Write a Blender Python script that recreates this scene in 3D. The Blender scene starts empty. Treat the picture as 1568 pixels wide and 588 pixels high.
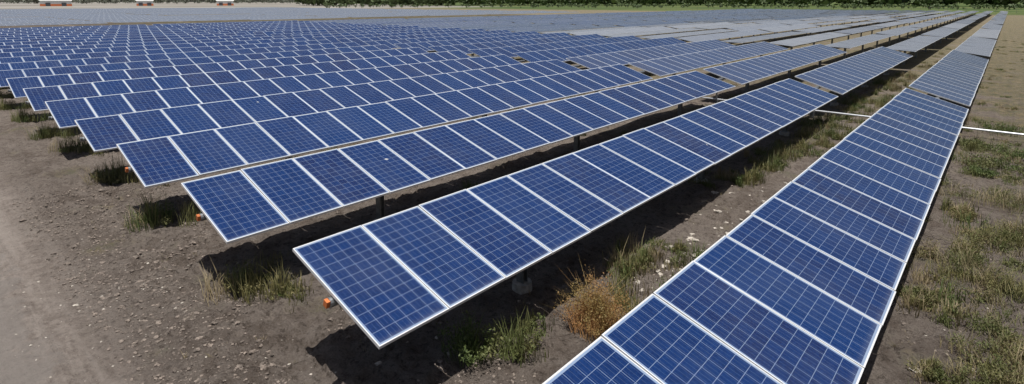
import bpy, math, numpy as np
from mathutils import Vector, Matrix
rng=np.random.default_rng(7)
sc=bpy.context.scene
HC=4.65; H=1.224; X0=-1.677; P=3.893; Y0=3.124; L=1.883; NP=21; GAP=0.8; SEG=NP+GAP; TILT=math.radians(17)

# ------------------------------------------------------------------ helpers
def make_mesh(name,verts,faces,mat_idx=None,uvs=None,smooth=False):
    me=bpy.data.meshes.new(name)
    verts=np.asarray(verts,dtype=np.float32)
    if isinstance(faces,np.ndarray):
        k=faces.shape[1]; m=len(faces)
        loops=faces.ravel().astype(np.int32); starts=np.arange(m,dtype=np.int32)*k; tot=np.full(m,k,dtype=np.int32)
    else:
        tot=np.array([len(f) for f in faces],dtype=np.int32)
        starts=np.concatenate([[0],np.cumsum(tot)[:-1]]).astype(np.int32)
        loops=np.array([i for f in faces for i in f],dtype=np.int32); m=len(faces)
    me.vertices.add(len(verts)); me.vertices.foreach_set('co',verts.ravel())
    me.loops.add(len(loops)); me.loops.foreach_set('vertex_index',loops)
    me.polygons.add(m); me.polygons.foreach_set('loop_start',starts); me.polygons.foreach_set('loop_total',tot)
    if mat_idx is not None: me.polygons.foreach_set('material_index',np.asarray(mat_idx,dtype=np.int32))
    me.polygons.foreach_set('use_smooth',np.full(m,smooth,dtype=bool))
    if uvs is not None:
        l=me.uv_layers.new(name='UVMap'); l.data.foreach_set('uv',np.asarray(uvs,dtype=np.float32).ravel())
    me.update(calc_edges=True); me.validate()
    return me
def add_obj(name,me,mats=(),loc=(0,0,0),rot=(0,0,0),parent=None):
    ob=bpy.data.objects.new(name,me); sc.collection.objects.link(ob)
    if me is not None:
        for m in mats:
            if m.name not in [x.name for x in me.materials if x]: me.materials.append(m)
    ob.location=loc; ob.rotation_euler=rot
    if parent: ob.parent=parent
    return ob
class B:
    def __init__(s): s.v=[];s.f=[];s.m=[];s.uv=[]
    def quad(s,pts,mat=0,uv=((0,0),(1,0),(1,1),(0,1))):
        n=len(s.v); s.v+= [tuple(p) for p in pts]; s.f.append([n+i for i in range(len(pts))]); s.m.append(mat)
        s.uv+= list(uv)[:len(pts)] if len(pts)<=4 else [(0,0)]*len(pts)
    def box(s,a,b,mat=0,M=None):
        x0,y0,z0=a;x1,y1,z1=b
        c=[(x0,y0,z0),(x1,y0,z0),(x1,y1,z0),(x0,y1,z0),(x0,y0,z1),(x1,y0,z1),(x1,y1,z1),(x0,y1,z1)]
        if M is not None: c=[tuple(M@Vector(p)) for p in c]
        n=len(s.v); s.v+=c
        for f in((0,3,2,1),(4,5,6,7),(0,1,5,4),(1,2,6,5),(2,3,7,6),(3,0,4,7)):
            s.f.append([n+i for i in f]); s.m.append(mat); s.uv+=[(0,0)]*4
    def cyl(s,p,q,r,mat=0,n=12,r2=None,cap=True):
        p=Vector(p);q=Vector(q);d=(q-p).normalized();a=d.orthogonal().normalized();b=d.cross(a);r2=r if r2 is None else r2
        k=len(s.v)
        for i in range(n):
            t=2*math.pi*i/n; w=a*math.cos(t)+b*math.sin(t)
            s.v.append(tuple(p+w*r)); s.v.append(tuple(q+w*r2))
        for i in range(n):
            j=(i+1)%n; s.f.append([k+2*i,k+2*j,k+2*j+1,k+2*i+1]); s.m.append(mat); s.uv+=[(0,0)]*4
        if cap:
            s.f.append([k+2*i for i in range(n)][::-1]); s.m.append(mat); s.uv+=[(0,0)]*n
            s.f.append([k+2*i+1 for i in range(n)]); s.m.append(mat); s.uv+=[(0,0)]*n
    def mesh(s,name,smooth=False): return make_mesh(name,s.v,s.f,s.m,s.uv,smooth)

def _h(ix,iy,s):
    n=(ix*374761393+iy*668265263+s*2147483647)&0xFFFFFFFF
    n=((n^(n>>13))*1274126177)&0xFFFFFFFF
    n=(n^(n>>16))&0xFFFFFFFF
    return n/4294967295.0
def vnoise(x,y,s=0):
    x=np.asarray(x,float);y=np.asarray(y,float)
    ix=np.floor(x).astype(np.int64);iy=np.floor(y).astype(np.int64);fx=x-ix;fy=y-iy
    fx=fx*fx*(3-2*fx);fy=fy*fy*(3-2*fy)
    a=_h(ix,iy,s);b=_h(ix+1,iy,s);c=_h(ix,iy+1,s);d=_h(ix+1,iy+1,s)
    return (a+(b-a)*fx)+((c+(d-c)*fx)-(a+(b-a)*fx))*fy
def sstep(e0,e1,x):
    t=np.clip((x-e0)/(e1-e0),0,1);return t*t*(3-2*t)
def gheight(x,y):
    x=np.asarray(x,float);y=np.asarray(y,float)
    near=1-sstep(20,45,np.hypot(x+6,y-6))
    rough=sstep(1.1,2.3,y+0.7*(vnoise(x*.8,y*.8,3)-.5))
    big=(vnoise(x*.45,y*.45,1)-.5)*.10
    a=x*.8+y*.6;b=-x*.6+y*.8
    wx=a+.12*vnoise(x*4,y*4,41);wy=b+.12*vnoise(x*4,y*4,42)
    mid=(.5-np.abs(vnoise(wx*2.3,wy*2.3,5)-.5)*1.6)*.09
    m2=(.5-np.abs(vnoise(wy*5.1+3,wx*5.1,6)-.5)*2)*.085
    sm=(.5-np.abs(vnoise(wx*10.3,wy*10.3,9)-.5)*2)*.050
    patch=.35+.65*sstep(.32,.60,vnoise(x*.6+9,y*.6,13))
    ruts=-.03*np.exp(-((y-0.2)/.18)**2)
    edge=.035*np.exp(-((y-1.02-.05*np.sin(x*1.3))/.09)**2)
    return near*(big*.5+rough*(big*.5+patch*(mid+m2+sm))+(1-rough)*(ruts+edge+sm*.22))

# ------------------------------------------------------------------ node helpers
def new_mat(name):
    m=bpy.data.materials.new(name);m.use_nodes=True;nt=m.node_tree;nt.nodes.clear()
    out=nt.nodes.new('ShaderNodeOutputMaterial');b=nt.nodes.new('ShaderNodeBsdfPrincipled')
    nt.links.new(b.outputs[0],out.inputs[0]);return m,nt,b
def lk(nt,v,sock):
    if hasattr(v,'links'): nt.links.new(v,sock)
    else: sock.default_value=v
def M_(nt,op,a,b=None,c=None,clamp=False):
    n=nt.nodes.new('ShaderNodeMath');n.operation=op;n.use_clamp=clamp
    lk(nt,a,n.inputs[0])
    if b is not None: lk(nt,b,n.inputs[1])
    if c is not None: lk(nt,c,n.inputs[2])
    return n.outputs[0]
def mix(nt,f,a,b,bt='MIX'):
    n=nt.nodes.new('ShaderNodeMix');n.data_type='RGBA';n.blend_type=bt
    lk(nt,f,n.inputs[0])
    for v,s in((a,n.inputs[6]),(b,n.inputs[7])):
        if isinstance(v,tuple): s.default_value=(*v,1) if len(v)==3 else v
        else: nt.links.new(v,s)
    return n.outputs[2]
def noise(nt,vec,scale,detail=4,rough=.55,dist=0):
    n=nt.nodes.new('ShaderNodeTexNoise')
    if vec is not None: nt.links.new(vec,n.inputs['Vector'])
    n.inputs['Scale'].default_value=scale;n.inputs['Detail'].default_value=detail;n.inputs['Roughness'].default_value=rough;n.inputs['Distortion'].default_value=dist
    return n.outputs['Fac']
def rmp(nt,v,a,b,c=0.,d=1.,smooth=True):
    n=nt.nodes.new('ShaderNodeMapRange');n.interpolation_type='SMOOTHSTEP' if smooth else 'LINEAR'
    lk(nt,v,n.inputs[0])
    for i,x in zip((1,2,3,4),(a,b,c,d)): n.inputs[i].default_value=x
    return n.outputs[0]
def bump(nt,b,h,st,dist,prev=None):
    n=nt.nodes.new('ShaderNodeBump');n.inputs['Strength'].default_value=st;n.inputs['Distance'].default_value=dist
    nt.links.new(h,n.inputs['Height'])
    if prev: nt.links.new(prev,n.inputs['Normal'])
    if b: nt.links.new(n.outputs[0],b.inputs['Normal'])
    return n.outputs[0]
def vscale(nt,pos,s):
    n=nt.nodes.new('ShaderNodeVectorMath');n.operation='MULTIPLY';nt.links.new(pos,n.inputs[0]);n.inputs[1].default_value=s;return n.outputs[0]

# ------------------------------------------------------------------ materials
def mat_cells(name,sheenadd=0.,ru=.009):
    m,nt,b=new_mat(name)
    uv=nt.nodes.new('ShaderNodeUVMap');sep=nt.nodes.new('ShaderNodeSeparateXYZ');nt.links.new(uv.outputs[0],sep.inputs[0])
    u,v=sep.outputs[0],sep.outputs[1]
    geo=nt.nodes.new('ShaderNodeNewGeometry');rnd0=geo.outputs['Random Per Island'];pos=geo.outputs['Position']
    oi=nt.nodes.new('ShaderNodeObjectInfo')
    rnd=M_(nt,'FRACT',M_(nt,'ADD',rnd0,M_(nt,'MULTIPLY',oi.outputs['Random'],7.)))
    mu,mv=.034,.020
    cu=M_(nt,'MULTIPLY',M_(nt,'DIVIDE',M_(nt,'SUBTRACT',u,mu),1-2*mu),6.)
    cv=M_(nt,'MULTIPLY',M_(nt,'DIVIDE',M_(nt,'SUBTRACT',v,mv),1-2*mv),12.)
    def edged(c,w):
        f=M_(nt,'FRACT',c);d=M_(nt,'MINIMUM',f,M_(nt,'SUBTRACT',1.,f));return M_(nt,'LESS_THAN',d,w)
    grid=M_(nt,'MAXIMUM',edged(cu,.015),edged(cv,.015))
    bb=M_(nt,'LESS_THAN',M_(nt,'ABSOLUTE',M_(nt,'SUBTRACT',M_(nt,'FRACT',M_(nt,'MULTIPLY',cu,3.)),.5)),.026)
    def outm(c,n): return M_(nt,'MAXIMUM',M_(nt,'LESS_THAN',c,0.),M_(nt,'GREATER_THAN',c,n))
    marg=M_(nt,'MAXIMUM',outm(cu,6.),outm(cv,12.))
    du=M_(nt,'MINIMUM',u,M_(nt,'SUBTRACT',1.,u));dv=M_(nt,'MINIMUM',v,M_(nt,'SUBTRACT',1.,v))
    rim=M_(nt,'MAXIMUM',M_(nt,'LESS_THAN',du,ru),M_(nt,'LESS_THAN',dv,.009))
    cmb=nt.nodes.new('ShaderNodeCombineXYZ');nt.links.new(M_(nt,'FLOOR',cu),cmb.inputs[0]);nt.links.new(M_(nt,'FLOOR',cv),cmb.inputs[1]);nt.links.new(M_(nt,'MULTIPLY',rnd,97.),cmb.inputs[2])
    wn=nt.nodes.new('ShaderNodeTexWhiteNoise');nt.links.new(cmb.outputs[0],wn.inputs['Vector'])
    vor=nt.nodes.new('ShaderNodeTexVoronoi');vor.inputs['Scale'].default_value=60;nt.links.new(pos,vor.inputs['Vector'])
    sv=nt.nodes.new('ShaderNodeSeparateColor');nt.links.new(vor.outputs['Color'],sv.inputs[0])
    c1=mix(nt,rnd,(.004,.015,.072),(.012,.012,.045))
    r2=M_(nt,'FRACT',M_(nt,'MULTIPLY',rnd,17.3))
    c1=mix(nt,M_(nt,'MULTIPLY',r2,.6),c1,(.006,.029,.112))
    c2=mix(nt,M_(nt,'MULTIPLY',wn.outputs[0],.50),c1,(.007,.030,.122))
    c3=mix(nt,M_(nt,'MULTIPLY',sv.outputs[0],.35),c2,(.016,.048,.168))
    c4=mix(nt,M_(nt,'MULTIPLY',bb,.24),c3,(.26,.34,.48))
    c5=mix(nt,M_(nt,'MULTIPLY',grid,.52),c4,(.38,.48,.64))
    c6=mix(nt,marg,c5,(.22,.29,.42))
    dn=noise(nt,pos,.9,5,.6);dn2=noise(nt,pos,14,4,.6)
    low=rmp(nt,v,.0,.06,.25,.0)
    dust_sheen=M_(nt,'ADD',M_(nt,'MULTIPLY',rmp(nt,dn,.38,.75),M_(nt,'ADD',.008,M_(nt,'MULTIPLY',dn2,.05))),M_(nt,'MULTIPLY',low,dn2),clamp=True)
    if sheenadd: dust_sheen=M_(nt,'ADD',dust_sheen,M_(nt,'ADD',sheenadd*.8,M_(nt,'MULTIPLY',oi.outputs['Random'],sheenadd*.4)),clamp=True)  # extra even grey paints grazing sky sheen on top of the real dust
    c7=mix(nt,dust_sheen,c6,(.40,.41,.42))
    vs=nt.nodes.new('ShaderNodeTexVoronoi');vs.inputs['Scale'].default_value=.55;nt.links.new(pos,vs.inputs['Vector'])
    dis=M_(nt,'ADD',vs.outputs['Distance'],M_(nt,'MULTIPLY',noise(nt,pos,22,3),.06))
    spot=M_(nt,'LESS_THAN',dis,.048)
    c8=mix(nt,M_(nt,'MULTIPLY',spot,.7),c7,(.6,.6,.57))
    c9=mix(nt,rim,c8,(.58,.59,.60))
    nt.links.new(c9,b.inputs['Base Color'])
    nt.links.new(M_(nt,'ADD',.08,M_(nt,'MULTIPLY',M_(nt,'ADD',dust_sheen,M_(nt,'MULTIPLY',rim,.35)),.7 if not sheenadd else .25)),b.inputs['Roughness'])
    b.inputs['IOR'].default_value=1.5
    return m
def simple(name,col,rough=.5,metal=0,var=.15,scale=8,bmp=0):
    m,nt,b=new_mat(name);geo=nt.nodes.new('ShaderNodeNewGeometry')
    n=noise(nt,geo.outputs['Position'],scale,5)
    c=mix(nt,rmp(nt,n,.3,.7),tuple(x*(1-var) for x in col),tuple(min(1,x*(1+var)) for x in col))
    nt.links.new(c,b.inputs['Base Color']);b.inputs['Roughness'].default_value=rough;b.inputs['Metallic'].default_value=metal
    if bmp: bump(nt,b,n,bmp,.01)
    return m
def foliage(name,ca,cb,cc,trans=.25):
    m,nt,b=new_mat(name);geo=nt.nodes.new('ShaderNodeNewGeometry')
    r=geo.outputs['Random Per Island']
    c=mix(nt,r,ca,cb);n=noise(nt,geo.outputs['Position'],1.3,3)
    c=mix(nt,rmp(nt,n,.42,.62),c,cc)
    nt.links.new(c,b.inputs['Base Color']);b.inputs['Roughness'].default_value=.65
    tr=nt.nodes.new('ShaderNodeBsdfTranslucent');nt.links.new(c,tr.inputs[0])
    ms=nt.nodes.new('ShaderNodeMixShader');ms.inputs[0].default_value=trans
    out=[n for n in nt.nodes if n.type=='OUTPUT_MATERIAL'][0]
    nt.links.new(b.outputs[0],ms.inputs[1]);nt.links.new(tr.outputs[0],ms.inputs[2]);nt.links.new(ms.outputs[0],out.inputs[0])
    return m
def mat_ground():
    m,nt,b=new_mat('soil_ground')
    geo=nt.nodes.new('ShaderNodeNewGeometry');pos=geo.outputs['Position']
    sep=nt.nodes.new('ShaderNodeSeparateXYZ');nt.links.new(pos,sep.inputs[0]);X,Y=sep.outputs[0],sep.outputs[1]
    n1=noise(nt,pos,.35,6,.6);n2=noise(nt,pos,2.2,8,.65);n3=noise(nt,pos,9,9,.75);n4=noise(nt,pos,34,6,.8)
    soil=mix(nt,rmp(nt,n2,.36,.64),(.160,.128,.106),(.270,.228,.196))
    soil=mix(nt,rmp(nt,n1,.4,.65,0,.5),soil,(.315,.270,.236))
    soil=mix(nt,rmp(nt,n3,.38,.50,.75,0),soil,(.070,.054,.044))
    soil=mix(nt,rmp(nt,n4,.36,.48,.60,0),soil,(.075,.058,.047))
    soil=mix(nt,rmp(nt,n4,.54,.66,0,.5),soil,(.44,.39,.35))
    w=M_(nt,'ADD',Y,M_(nt,'MULTIPLY',M_(nt,'SUBTRACT',n2,.5),1.4))
    track=rmp(nt,w,1.1,2.3,1,0)
    tn=noise(nt,pos,5,7,.75);tn2=noise(nt,vscale(nt,pos,(.22,2.2,1)),1.3,7,.7)
    tc=mix(nt,rmp(nt,tn,.36,.64),(.205,.170,.147),(.335,.288,.254))
    tc=mix(nt,rmp(nt,n3,.38,.48,.45,0),tc,(.120,.096,.082))
    tc=mix(nt,rmp(nt,n4,.34,.48,.5,0),tc,(.10,.08,.068))
    tc=mix(nt,rmp(nt,tn2,.42,.60,0,.6),tc,(.400,.352,.315))
    lane=rmp(nt,w,.85,1.10,1,0)
    tc=mix(nt,M_(nt,'MULTIPLY',lane,.6),tc,(.275,.250,.230))
    soil=mix(nt,M_(nt,'MULTIPLY',track,.85),soil,tc)
    vd=nt.nodes.new('ShaderNodeTexVoronoi');vd.feature='DISTANCE_TO_EDGE';vd.inputs['Scale'].default_value=2.4
    dvec=nt.nodes.new('ShaderNodeVectorMath');dvec.operation='ADD'
    nn=nt.nodes.new('ShaderNodeTexNoise');nn.inputs['Scale'].default_value=3;nt.links.new(pos,nn.inputs['Vector'])
    sc_=nt.nodes.new('ShaderNodeVectorMath');sc_.operation='SCALE';sc_.inputs['Scale'].default_value=.5;nt.links.new(nn.outputs['Color'],sc_.inputs[0])
    nt.links.new(pos,dvec.inputs[0]);nt.links.new(sc_.outputs[0],dvec.inputs[1]);nt.links.new(dvec.outputs[0],vd.inputs['Vector'])
    crack=rmp(nt,vd.outputs['Distance'],0,.035,1,0)
    ckm=M_(nt,'MULTIPLY',crack,M_(nt,'MULTIPLY',rmp(nt,n1,.50,.60),rmp(nt,X,-4,-1)))
    soil=mix(nt,M_(nt,'MULTIPLY',ckm,.6),soil,(.055,.043,.034))
    g1=noise(nt,pos,.55,6,.65);g2=noise(nt,pos,9,6,.75)
    right=rmp(nt,X,-3.5,0.5,0,.05);far=rmp(nt,Y,8,50,-.05,.17)
    gs=M_(nt,'ADD',g1,M_(nt,'ADD',right,far))
    gm=M_(nt,'MULTIPLY',rmp(nt,gs,.50,.68),rmp(nt,g2,.38,.58))
    gm=M_(nt,'MULTIPLY',gm,M_(nt,'SUBTRACT',1.,track))
    gcol=mix(nt,rmp(nt,noise(nt,pos,2.1,6,.7),.38,.62),(.070,.092,.026),(.26,.205,.095))
    c=mix(nt,M_(nt,'MULTIPLY',gm,.8),soil,gcol)
    mw=M_(nt,'ADD',Y,M_(nt,'MULTIPLY',noise(nt,pos,.03,4),30.))
    mead=rmp(nt,mw,270,290)
    mc=mix(nt,rmp(nt,noise(nt,pos,.012,8,.7),.4,.6),(.045,.085,.024),(.12,.145,.050))
    c=mix(nt,M_(nt,'MULTIPLY',mead,.95),c,mc)
    west=rmp(nt,X,-320,-360)
    wc=mix(nt,rmp(nt,noise(nt,vscale(nt,pos,(1,.25,1)),.012,8,.7),.38,.62),(.15,.14,.12),(.34,.32,.29))
    c=mix(nt,M_(nt,'MULTIPLY',west,rmp(nt,M_(nt,'ADD',Y,M_(nt,'MULTIPLY',X,.45)),180,260,1,0)),c,wc)
    nt.links.new(c,b.inputs['Base Color']);b.inputs['Roughness'].default_value=.95;b.inputs['Specular IOR Level'].default_value=.15
    soft=M_(nt,'SUBTRACT',1.,M_(nt,'MULTIPLY',track,.45))
    h=M_(nt,'MULTIPLY',M_(nt,'ADD',n3,M_(nt,'MULTIPLY',n4,.6)),soft)
    h=M_(nt,'SUBTRACT',h,M_(nt,'MULTIPLY',ckm,.4))
    bump(nt,b,h,1.,.13)
    return m
CELLS=mat_cells('solar_cells');CELLS_SHEEN_ARRAY=mat_cells('solar_cells_painted_sheen_array',.50);CELLS_SHEEN=mat_cells('solar_cells_painted_sheen',.58);CELLS_SHEEN_LIGHT=mat_cells('solar_cells_painted_sheen_light',.20);CELLS_SHEEN_S1=mat_cells('solar_cells_painted_sheen_thin',.08)  # all but the first have grazing-angle sky sheen painted into their colour
ALU=simple('frame_aluminium',(.74,.75,.76),.42,.15,.05,20)
BACK=simple('backsheet_white',(.50,.50,.49),.6,0,.05)
STEEL=simple('galvanised_steel',(.22,.23,.24),.45,.6,.2,12)
CONC=simple('concrete_footing',(.36,.34,.31),.9,0,.25,14,.5)
ORNG=simple('orange_cap',(.52,.15,.04),.6,0,.25,10)
GROUND=mat_ground()

# ------------------------------------------------------------------ solar tables
def tiltm(deg): return Matrix.Rotation(math.radians(deg),4,'Y')
def table_mesh(name,detail,tilt,orange=False):
    b=B(); PW=.986; g=(1-PW)/2; hl=L/2
    for i in range(NP):
        jz=rng.normal(0,.003); y0=i+g;y1=i+1-g
        tw=rng.normal(0,.0022)
        M=tilt@Matrix.Translation((0,0,.10+jz))@Matrix.Rotation(tw*2,4,'Y')@Matrix.Translation((rng.normal(0,.004),0,0))
        q=[(hl,y0,0),(hl,y1,0),(-hl,y1,0),(-hl,y0,0)]
        b.quad([M@Vector(p) for p in q],0)
        q=[(hl,y0,-.035),(-hl,y0,-.035),(-hl,y1,-.035),(hl,y1,-.035)]
        if detail>=1:
            fw=.0125;t=.003;lo=-.037
            b.box((-hl,y0,lo),(hl,y0+fw,t),1,M);b.box((-hl,y1-fw,lo),(hl,y1,t),1,M)
            b.box((-hl,y0+fw,lo),(-hl+fw,y1-fw,t),1,M);b.box((hl-fw,y0+fw,lo),(hl,y1-fw,t),1,M)
            b.quad([M@Vector((x,y,-.006)) for x,y,_ in q],2)
        else:
            b.quad([M@Vector((x,y,-.03)) for x,y,_ in q],2)
            b.quad([M@Vector(p) for p in((hl,y0,-.03),(hl,y1,-.03),(hl,y1,-.002),(hl,y0,-.002))],1)
    b.cyl(tilt@Vector((0,-.03,-.02)),tilt@Vector((0,NP+.05,-.02)),.062,3,12 if detail else 6)
    if detail:
        for i in range(0,NP+1):
            y=min(max(i,.08),NP-.08)
            b.box((-.62,y-.025,.045),(.62,y+.025,.0615),3,tilt)
        b.box((-.035,-.075,-.055),(.035,-.031,.03),4 if orange else 3,tilt)
    for y in(3.4,10.5,17.6):
        if detail:
            b.box((-.075,y-.055,-1.5),(.075,y-.045,-.09),3);b.box((-.075,y+.045,-1.5),(.075,y+.055,-.09),3);b.box((-.005,y-.0445,-1.5),(.005,y+.0445,-.09),3)
            b.box((-.10,y-.07,-.20),(.10,y+.07,-.088),3)
            b.cyl((0,y-.06,-.02),(0,y+.06,-.02),.105,3,14)
            b.cyl((0,y,-1.5),(0,y,-1.10),.19,5,14,.16)
        else: b.box((-.07,y-.07,-1.4),(.07,y+.07,-.05),3)
    return b.mesh(name)
nearO=[table_mesh('table_mesh_capped',1,tiltm(17),True) for _ in range(3)]
near=[table_mesh('table_mesh',1,tiltm(17)) for _ in range(3)]
near1=[table_mesh('table_mesh_sheen',1,tiltm(16)) for _ in range(2)]  # glass paled slightly by painted sky sheen
farm=[table_mesh('table_far_mesh',0,tiltm(17)) for _ in range(2)]
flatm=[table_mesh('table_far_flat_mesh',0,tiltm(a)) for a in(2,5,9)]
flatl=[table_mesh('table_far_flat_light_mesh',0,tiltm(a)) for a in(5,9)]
for grp,cm in((nearO,CELLS),(near,CELLS),(near1,CELLS_SHEEN_S1),(farm,CELLS),(flatm,CELLS_SHEEN),(flatl,CELLS_SHEEN_LIGHT)):
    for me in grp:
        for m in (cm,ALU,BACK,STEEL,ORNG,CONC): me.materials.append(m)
NR=23
for k in range(NR):
    for s in range(12):
        if k in(1,2,3) and s==0: me=nearO[k-1]
        elif k<=7 and s==0: me=near[int(rng.integers(0,3))]
        elif k<=4 and s==1: me=near1[int(rng.integers(0,2))]
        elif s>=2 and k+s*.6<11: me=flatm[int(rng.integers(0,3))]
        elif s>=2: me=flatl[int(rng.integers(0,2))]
        else: me=farm[int(rng.integers(0,2))]
        ob=bpy.data.objects.new('solar_panel_table',me);sc.collection.objects.link(ob)
        dt=rng.normal(0,.4) if s==0 else rng.normal(0,1.3)
        ob.location=(X0-k*P,Y0+s*SEG,H);ob.rotation_euler=(0,math.radians(dt),0)
fm=table_mesh('f',0,tiltm(5))
n=len(fm.vertices);co=np.empty(n*3,np.float32);fm.vertices.foreach_get('co',co);co=co.reshape(-1,3)
fl=[list(p.vertices) for p in fm.polygons];fmi=[p.material_index for p in fm.polygons]
uv=np.empty(len(fm.loops)*2,np.float32);fm.uv_layers[0].data.foreach_get('uv',uv)
keep=[i for i,f in enumerate(fl) if fmi[i] in(0,1)]
ls=[fm.polygons[i].loop_start for i in range(len(fl))]
kf=np.array([fl[i] for i in keep]);kuv=np.concatenate([uv.reshape(-1,2)[ls[i]:ls[i]+4] for i in keep]);kmi=np.array([fmi[i] for i in keep])
V=[];F=[];U=[];MI=[];o=0
for k in range(50):
    for s in range(-1,7):
        if k%13==12: continue
        d=co+np.array([-108-k*P*1.15,Y0+s*SEG,H+rng.normal(0,.05)],np.float32)
        V.append(d);F.append(kf+o);U.append(kuv);MI.append(kmi);o+=n
me=make_mesh('distant_solar_array',np.concatenate(V),np.concatenate(F),np.concatenate(MI),np.concatenate(U))
add_obj('distant_solar_array',me,(CELLS_SHEEN_ARRAY,ALU))  # grey of this array is sky reflection painted into the glass colour
b=B()
yb=Y0+NP+GAP/2
b.cyl((-60,yb,.33),(9,yb,.33),.035,0,10)
for k in range(14):
    x=X0-k*P
    b.box((x-.06,yb-.06,-.3),(x+.06,yb+.06,.28),1)
    b.box((x-.03,yb-.10,.28),(x+.03,yb-.05,1.15),1)
    b.cyl((x,yb-.45,1.2),(x,yb+.45,1.2),.075,1,10)
for x in(3.2,7.4): b.box((x-.05,yb-.05,-.3),(x+.05,yb+.05,.285),1)
GALV=simple('galvanised_bright',(.50,.52,.55),.4,.3,.08)
add_obj('tracker_drive_linkage',b.mesh('tracker_drive_linkage'),(GALV,STEEL))

# ------------------------------------------------------------------ ground
def axis(lo,hi,step,far_lo,far_hi):
    st=step;left=[];x=lo
    while x>far_lo: st*=1.15;x-=st;left.append(x)
    st=step;x=hi;right=[]
    while x<far_hi: st*=1.15;x+=st;right.append(x)
    return np.array(left[::-1]+list(np.arange(lo,hi+1e-6,step))+right)
xs=axis(-14,2.5,.033,-7000,5000);ys=axis(-.8,11.5,.033,-3000,8000)
gx,gy=np.meshgrid(xs,ys,indexing='ij');gz=gheight(gx,gy)
nv=gx.size;nx,ny=gx.shape
idx=np.arange(nv).reshape(nx,ny)
F=np.stack([idx[:-1,:-1].ravel(),idx[1:,:-1].ravel(),idx[1:,1:].ravel(),idx[:-1,1:].ravel()],1)
me=make_mesh('ground',np.stack([gx.ravel(),gy.ravel(),gz.ravel()],1),F,smooth=True)
add_obj('ground',me,(GROUND,))

import bmesh
bm=bmesh.new();bmesh.ops.create_icosphere(bm,subdivisions=2,radius=1)
iv=np.array([v.co[:] for v in bm.verts]);iff=np.array([[v.index for v in f.verts] for f in bm.faces]);bm.free()
def scatter(name,x,y,r,mat,flat=.6,sink=.25,amp=.35):
    N=len(x);z=gheight(x,y)
    ang=rng.uniform(0,2*np.pi,N);sx=rng.uniform(.6,1.4,N);sy=rng.uniform(.6,1.3,N);sz=rng.uniform(.6,1.1,N)*flat
    variants=[iv*(1+amp*(rng.random((len(iv),1))-.5)*2) for _ in range(12)]
    VV=np.stack([variants[i] for i in rng.integers(0,12,N)])
    VV=VV*np.stack([sx,sy,sz],1)[:,None,:]*r[:,None,None]
    c,s=np.cos(ang)[:,None],np.sin(ang)[:,None]
    xx=VV[:,:,0]*c-VV[:,:,1]*s;yy=VV[:,:,0]*s+VV[:,:,1]*c
    VV=np.stack([xx+x[:,None],yy+y[:,None],VV[:,:,2]+(z+r*sz*(1-2*sink)*.5)[:,None]],2)
    FF=(iff[None]+np.arange(N)[:,None,None]*len(iv)).reshape(-1,3)
    me=make_mesh(name,VV.reshape(-1,3),FF);add_obj(name,me,(mat,))
CLOD=simple('clod_soil',(.180,.148,.125),.95,0,.5,11,.6)
STONE=simple('pale_stone',(.42,.38,.33),.85,0,.3,9,.4)
N=16000;x=rng.uniform(-17,2.5,N);y=1.5+rng.gamma(1.3,2.4,N)
r=.008+.018*rng.random(N)**2.5+.030*(rng.random(N)<.05)*rng.random(N)
kp=(y<14)&(vnoise(x*.9,y*.9,11)>.30);scatter('soil_clods',x[kp],y[kp],r[kp],CLOD,.75,.1)
N=420;x=rng.uniform(-14,-5,N);y=rng.uniform(-.5,3.4,N);r=.005+.014*rng.random(N)**3
scatter('track_gravel',x,y,r,STONE)
xs1=[];ys1=[];rs=[]
for cx,cy,sp,n,rr in[(-3.9,8.6,.5,34,.055),(-4.1,10.4,.6,30,.06),(-4.0,12.3,.6,24,.06),(-5.4,4.7,.4,8,.05),(-3.5,7.2,.3,10,.045),(.2,9,.9,18,.04),(-8.5,4.4,.5,10,.05),(-9.6,3.2,.8,16,.035),(-3.8,15,.7,20,.06),(-11,2.6,1.,12,.03)]:
    xs1+=list(rng.normal(cx,sp*.6,n));ys1+=list(rng.normal(cy,sp*1.3,n));rs+=list(rr*(.2+1.1*rng.random(n)**2.5))
scatter('pale_stones',np.array(xs1),np.array(ys1),np.array(rs),STONE,.45,.35,.5)

# ------------------------------------------------------------------ weeds
def blades(cx,cy,n,rad,h,w=.006,lean=.5):
    a=rng.uniform(0,2*np.pi,n);rr=rad*rng.random(n)**.75
    el=rng.uniform(.6,1.4);th=rng.uniform(0,3.14)
    ux=rr*np.cos(a)*el;uy=rr*np.sin(a)/el
    bx=cx+ux*math.cos(th)-uy*math.sin(th);by=cy+ux*math.sin(th)+uy*math.cos(th);bz=gheight(bx,by)-.01
    hh=h*rng.uniform(.3,1.15,n)*(1-.45*(rr/rad)**2)*(.55+.9*vnoise(bx*6,by*6,77));da=a+rng.normal(0,.9,n);ln=lean*rng.uniform(.2,1.2,n)*hh
    dx,dy=np.cos(da),np.sin(da);px,py=-dy*w,dx*w
    v=np.empty((n,5,3))
    v[:,0]=np.stack([bx-px,by-py,bz],1);v[:,1]=np.stack([bx+px,by+py,bz],1)
    mx,my,mz=bx+dx*ln*.35,by+dy*ln*.35,bz+hh*.6
    v[:,2]=np.stack([mx+px*.8,my+py*.8,mz],1);v[:,3]=np.stack([mx-px*.8,my-py*.8,mz],1)
    v[:,4]=np.stack([bx+dx*ln,by+dy*ln,bz+hh],1)
    return v
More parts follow.
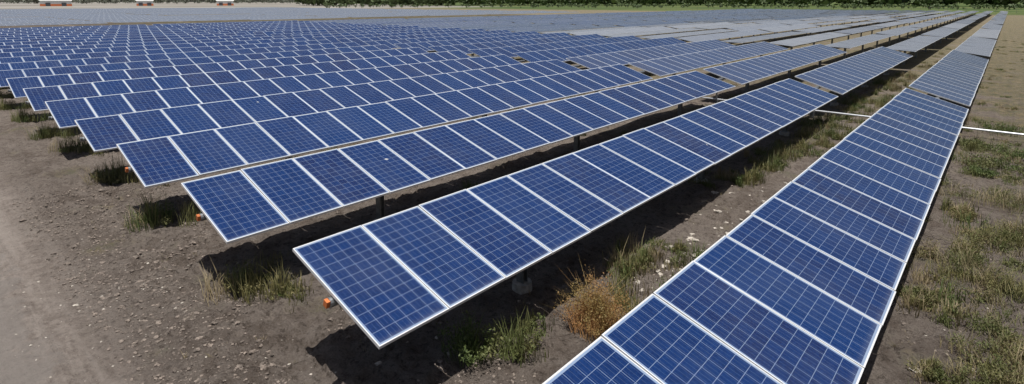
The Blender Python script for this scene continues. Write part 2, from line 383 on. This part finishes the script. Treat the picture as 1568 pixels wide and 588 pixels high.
def leaves(cx,cy,n,rx,ry,h,sz):
    ns=max(5,n//55)
    a=rng.uniform(0,2*np.pi,ns);u=rng.random(ns)**.6
    tx=cx+rx*u*np.cos(a);ty=cy+ry*u*np.sin(a);th=h*rng.uniform(.45,1.15,ns)*(1-.4*u*u)
    i=rng.integers(0,ns,n);t=rng.random(n)**.7
    x=cx+(tx[i]-cx)*(.45+.55*t)+rng.normal(0,.10*rx+.01,n)*(.4+.6*t);y=cy+(ty[i]-cy)*(.45+.55*t)+rng.normal(0,.10*ry+.01,n)*(.4+.6*t)
    zz=gheight(x,y)+np.maximum(.01,t*th[i]+rng.normal(0,.03*h,n))
    s=sz*rng.uniform(.5,1.3,n)
    d1=rng.normal(size=(n,3));d1/=np.linalg.norm(d1,axis=1)[:,None]
    d2=np.cross(d1,rng.normal(size=(n,3)));d2/=np.linalg.norm(d2,axis=1)[:,None]
    c=np.stack([x,y,zz],1)
    return np.stack([c-d1*s[:,None],c-d2*s[:,None]*.45,c+d1*s[:,None],c+d2*s[:,None]*.45],1)
def build_plant(name,bl,lv,mat):
    V=[];Q=[];T=[];o=0
    for v in bl:
        n=len(v);V.append(v.reshape(-1,3));base=o+np.arange(n)[:,None]*5
        Q.append(base+np.array([[0,1,2,3]]));T.append(base+np.array([[3,2,4]]));o+=n*5
    for v in lv:
        n=len(v);V.append(v.reshape(-1,3));base=o+np.arange(n)[:,None]*4
        Q.append(base+np.array([[0,1,2,3]]));o+=n*4
    F=np.concatenate(Q).tolist()+(np.concatenate(T).tolist() if T else [])
    me=make_mesh(name,np.concatenate(V),F);return add_obj(name,me,(mat,))
GREEN=foliage('weed_green',(.070,.105,.028),(.13,.17,.05),(.16,.16,.06))
OLIVE=foliage('weed_olive',(.15,.15,.055),(.27,.23,.10),(.11,.13,.04))
DRY=foliage('weed_dry',(.46,.23,.085),(.38,.22,.10),(.28,.21,.075),.35)
STRAW=foliage('straw',(.36,.29,.17),(.26,.20,.12),(.18,.16,.075))
build_plant('dry_bush',[blades(-4.07,6.40,420,.38,.60,.004,1.1)],[leaves(-4.07,6.40,4600,.58,.52,.66,.016),leaves(-4.15,6.45,2800,.40,.40,.80,.015),leaves(-3.95,6.35,2600,.50,.42,.52,.015)],DRY)
build_plant('leafy_weed',[blades(-4.95,4.75,160,.35,.5,.006)],[leaves(-4.95,4.75,1500,.5,.5,.46,.026)],GREEN)
build_plant('leafy_weed',[blades(-4.45,5.15,160,.3,.5,.006)],[leaves(-4.45,5.15,900,.4,.38,.38,.022)],OLIVE)
build_plant('leafy_weed',[blades(-4.7,5.6,120,.3,.35,.006)],[leaves(-4.7,5.6,600,.4,.35,.25,.022)],GREEN)
for k in range(2,12):
    cx=X0-k*P+rng.normal(.2,.3)
    m=GREEN if k in(3,5,6,7) else OLIVE
    build_plant('grass_clump',[blades(cx,3.4+rng.normal(0,.2),230,.42,.62,.006),blades(cx+.5,3.9,120,.3,.45,.006)],[leaves(cx,3.5,700,.55,.38,.40,.022)],m)
    build_plant('straw_clump',[blades(cx-.2,3.35,130,.4,.55,.005,.8)],[],STRAW)
bl=[];lv=[]; blo=[];lvo=[];bs=[]
spots=[(-.53,12.5,.5,.5),(.34,11.4,.6,.5),(.3,9.5,.6,.5),(.55,8.7,.5,.45),(.3,17,.8,.45),(-.4,15.1,.4,.3),(.1,13.6,.5,.35),(-.6,10.2,.3,.2),(.7,14.2,.6,.4),(-.3,8.2,.3,.25)]
for x,y,r,h in spots:
    for j in range(5):
        xx=x+rng.normal(0,r*.5);yy=y+rng.normal(0,r*.5);f=rng.uniform(.4,.8)
        (blo if j%2 else bs).append(blades(xx,yy,110,r*f,h*f*1.2,.005,.8));lvo.append(leaves(xx,yy,480,r*f,r*f,h*1.1*f,.017))
for x,y,r,h in[(.5,22.2,.9,.4),(-.5,22.9,.5,.3),(1.2,20,.8,.4),(.2,26,.9,.4),(-.2,19.4,.4,.3),(.9,10.6,.3,.3),(-.1,20.6,.9,.4),(1.8,23.,.9,.4)]:
    bl.append(blades(x,y,260,r,h));lv.append(leaves(x,y,1400,r,r*.8,h*.8,.03))
for i in range(1000):
    k=rng.choice([1,1,1,1,2,2,3,4,5,0]);x=X0-k*P+rng.normal(.95,.5);y=3.6+abs(rng.normal(0,1))*20
    if k==1 and y<7: continue
    if vnoise(x*.5,y*.35,21)<.40: continue
    r=rng.uniform(.10,.40);h=rng.uniform(.12,.46)
    t=rng.random();n=int(50+90*r)
    if t<.32: bl.append(blades(x,y,n,r,h,.006));lv.append(leaves(x,y,n*2,r,r,h*.7,.022))
    elif t<.78: blo.append(blades(x,y,n,r,h,.006));lvo.append(leaves(x,y,n*2,r,r,h*.7,.018))
    else: bs.append(blades(x,y,n,r,h,.006))
for i in range(1000):
    y=6.5+rng.random()**1.6*85;x=rng.uniform(-.9,1.5+y*.18)
    if vnoise(x*.7,y*.55,31)<(.68 if y<20 else .50): continue
    r=rng.uniform(.1,.4);h=rng.uniform(.05,.22);n=int(40+80*r);t=rng.random()
    (bl if t<.25 else blo if t<.65 else bs).append(blades(x,y,n,r,h,.006,.8))
    if rng.random()<.5: (lv if t<.25 else lvo).append(leaves(x,y,n*2,r,r,h*.7,.02))
for i in range(300):
    x=rng.uniform(-15,1.5);y=rng.uniform(2.0,14)
    bs.append(blades(x,y,int(rng.integers(3,18)),rng.uniform(.03,.15),rng.uniform(.03,.12),.003,1.4))
build_plant('green_weeds',bl,lv,GREEN);build_plant('olive_weeds',blo,lvo,OLIVE);build_plant('dry_straw',bs,[],STRAW)

# ------------------------------------------------------------------ distance
def dirpt(px,d):
    a=math.radians(px);return -math.sin(a)*d,math.cos(a)*d
def tree_mass(name,b0,b1,d0,d1,nt_,hmin,hmax,mat,q=70,ls=1.0):
    out=[];b=B()
    for i in range(nt_):
        x,y=dirpt(rng.uniform(b0,b1),rng.uniform(d0,d1));h=rng.uniform(hmin,hmax);r=h*rng.uniform(.45,.8)
        b.cyl((x,y,-.5),(x,y,h*.6),.25,1,5,.1,False)
        n=q;u=rng.normal(size=(n,3));u/=np.linalg.norm(u,axis=1)[:,None];rad=rng.random(n)**.4
        c=u*rad[:,None]*np.array([r,r,h*.42])*(1+.3*np.sin(u[:,:1]*7+i))+np.array([x,y,h*.56])
        d1_=rng.normal(size=(n,3));d1_/=np.linalg.norm(d1_,axis=1)[:,None];d2=np.cross(d1_,u);d2/=np.linalg.norm(d2,axis=1)[:,None]+1e-6
        s=ls*h/8*rng.uniform(.6,1.4,(n,1));out.append(np.stack([c-d1_*s,c-d2*s,c+d1_*s,c+d2*s],1))
    lvv=np.concatenate(out).reshape(-1,3);nb=len(b.v)
    F=b.f+(np.arange(len(lvv)).reshape(-1,4)+nb).tolist();mi=b.m+[0]*(len(lvv)//4)
    me=make_mesh(name,np.concatenate([np.array(b.v),lvv]),F,mi);add_obj(name,me,(mat,BARK))
BARK=simple('bark',(.12,.09,.07),.9)
TREE=foliage('tree_leaves',(.060,.100,.034),(.11,.15,.055),(.08,.115,.042),.15)
HAZE=foliage('hazy_tree_leaves',(.10,.12,.09),(.14,.16,.11),(.16,.16,.13),.1)  # distance haze painted into the leaf colours
tree_mass('distant_tree_line',-10,62,640,860,620,10,20,TREE,60,1.2)
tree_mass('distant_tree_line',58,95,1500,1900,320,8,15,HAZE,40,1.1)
tree_mass('shrub_belt',-6,60,420,640,420,1.2,3.5,TREE,24,1.5)
b=B();FY=298
for i in range(170):
    x=-330+i*3.1;b.cyl((x,FY,-.3),(x,FY,2.3),.05,0,5)
for z in(.4,1.1,1.7,2.2): b.cyl((-330,FY,z),(200,FY,z),.018,0,4)
add_obj('perimeter_fence',b.mesh('perimeter_fence'),(simple('fence_wood',(.30,.28,.25),.8),))
WHITE=simple('white_sheeting',(.78,.78,.76),.5,0,.04,.3);OR2=simple('orange_cladding',(.60,.17,.06),.6,0,.1,.3);DK=simple('door_dark',(.07,.07,.08),.5)
for brg,w in((80.5,26),(74.6,16),(68.5,18)):
    x,y=dirpt(brg,760);b=B();d=14;h=6
    b.box((-w/2,-d/2,-1),(w/2,d/2,2.2),1);b.box((-w/2+.15,-d/2+.15,2.2),(w/2-.15,d/2-.15,h),0)
    for sx in(-1,1): b.box((sx*w*.25-2,-d/2-.1,0),(sx*w*.25+2,-d/2-.003,3.6),2)
    for sy in(-1,1): b.quad([(-w/2-.5,sy*(d/2+.5),h-.1),(w/2+.5,sy*(d/2+.5),h-.1),(w/2+.5,0,h+3),(-w/2-.5,0,h+3)],0)
    for sx in(-1,1): b.quad([(sx*w/2,-d/2,h),(sx*w/2,d/2,h),(sx*w/2,0,h+2.9)],0)
    add_obj('storage_shed',b.mesh('storage_shed'),(WHITE,OR2,DK),(x,y,0),(0,0,math.radians(brg)))

# ------------------------------------------------------------------ light
w=bpy.data.worlds.new('World');sc.world=w;w.use_nodes=True;nt=w.node_tree
bg=nt.nodes['Background'];sky=nt.nodes.new('ShaderNodeTexSky');sky.sky_type='NISHITA';sky.sun_disc=False
tosun=Vector((.14,-.13,1)).normalized()
el=math.asin(tosun.z);az=math.atan2(tosun.x,tosun.y)
sky.sun_elevation=el;sky.sun_rotation=az;sky.air_density=1.0;sky.dust_density=3.0;sky.ozone_density=1.2
nt.links.new(sky.outputs[0],bg.inputs[0]);bg.inputs[1].default_value=.055
sd=bpy.data.lights.new('sun','SUN');sd.energy=5.0;sd.angle=math.radians(.5);sd.color=(1,.965,.91)
so=bpy.data.objects.new('sun',sd);sc.collection.objects.link(so);so.rotation_euler=tosun.to_track_quat('Z','Y').to_euler();so.location=(0,0,50)
cd=bpy.data.cameras.new('camera');co_=bpy.data.objects.new('camera',cd);sc.collection.objects.link(co_)
cd.sensor_width=36;cd.lens=855.1/1568*36;cd.shift_y=-(294-128)/1568;cd.clip_end=20000;cd.clip_start=.05
co_.location=(0,0,HC);co_.rotation_euler=(math.radians(90-8.346),0,math.radians(41.55))
sc.camera=co_
sc.view_settings.view_transform='Standard';sc.view_settings.look='None';sc.view_settings.exposure=0
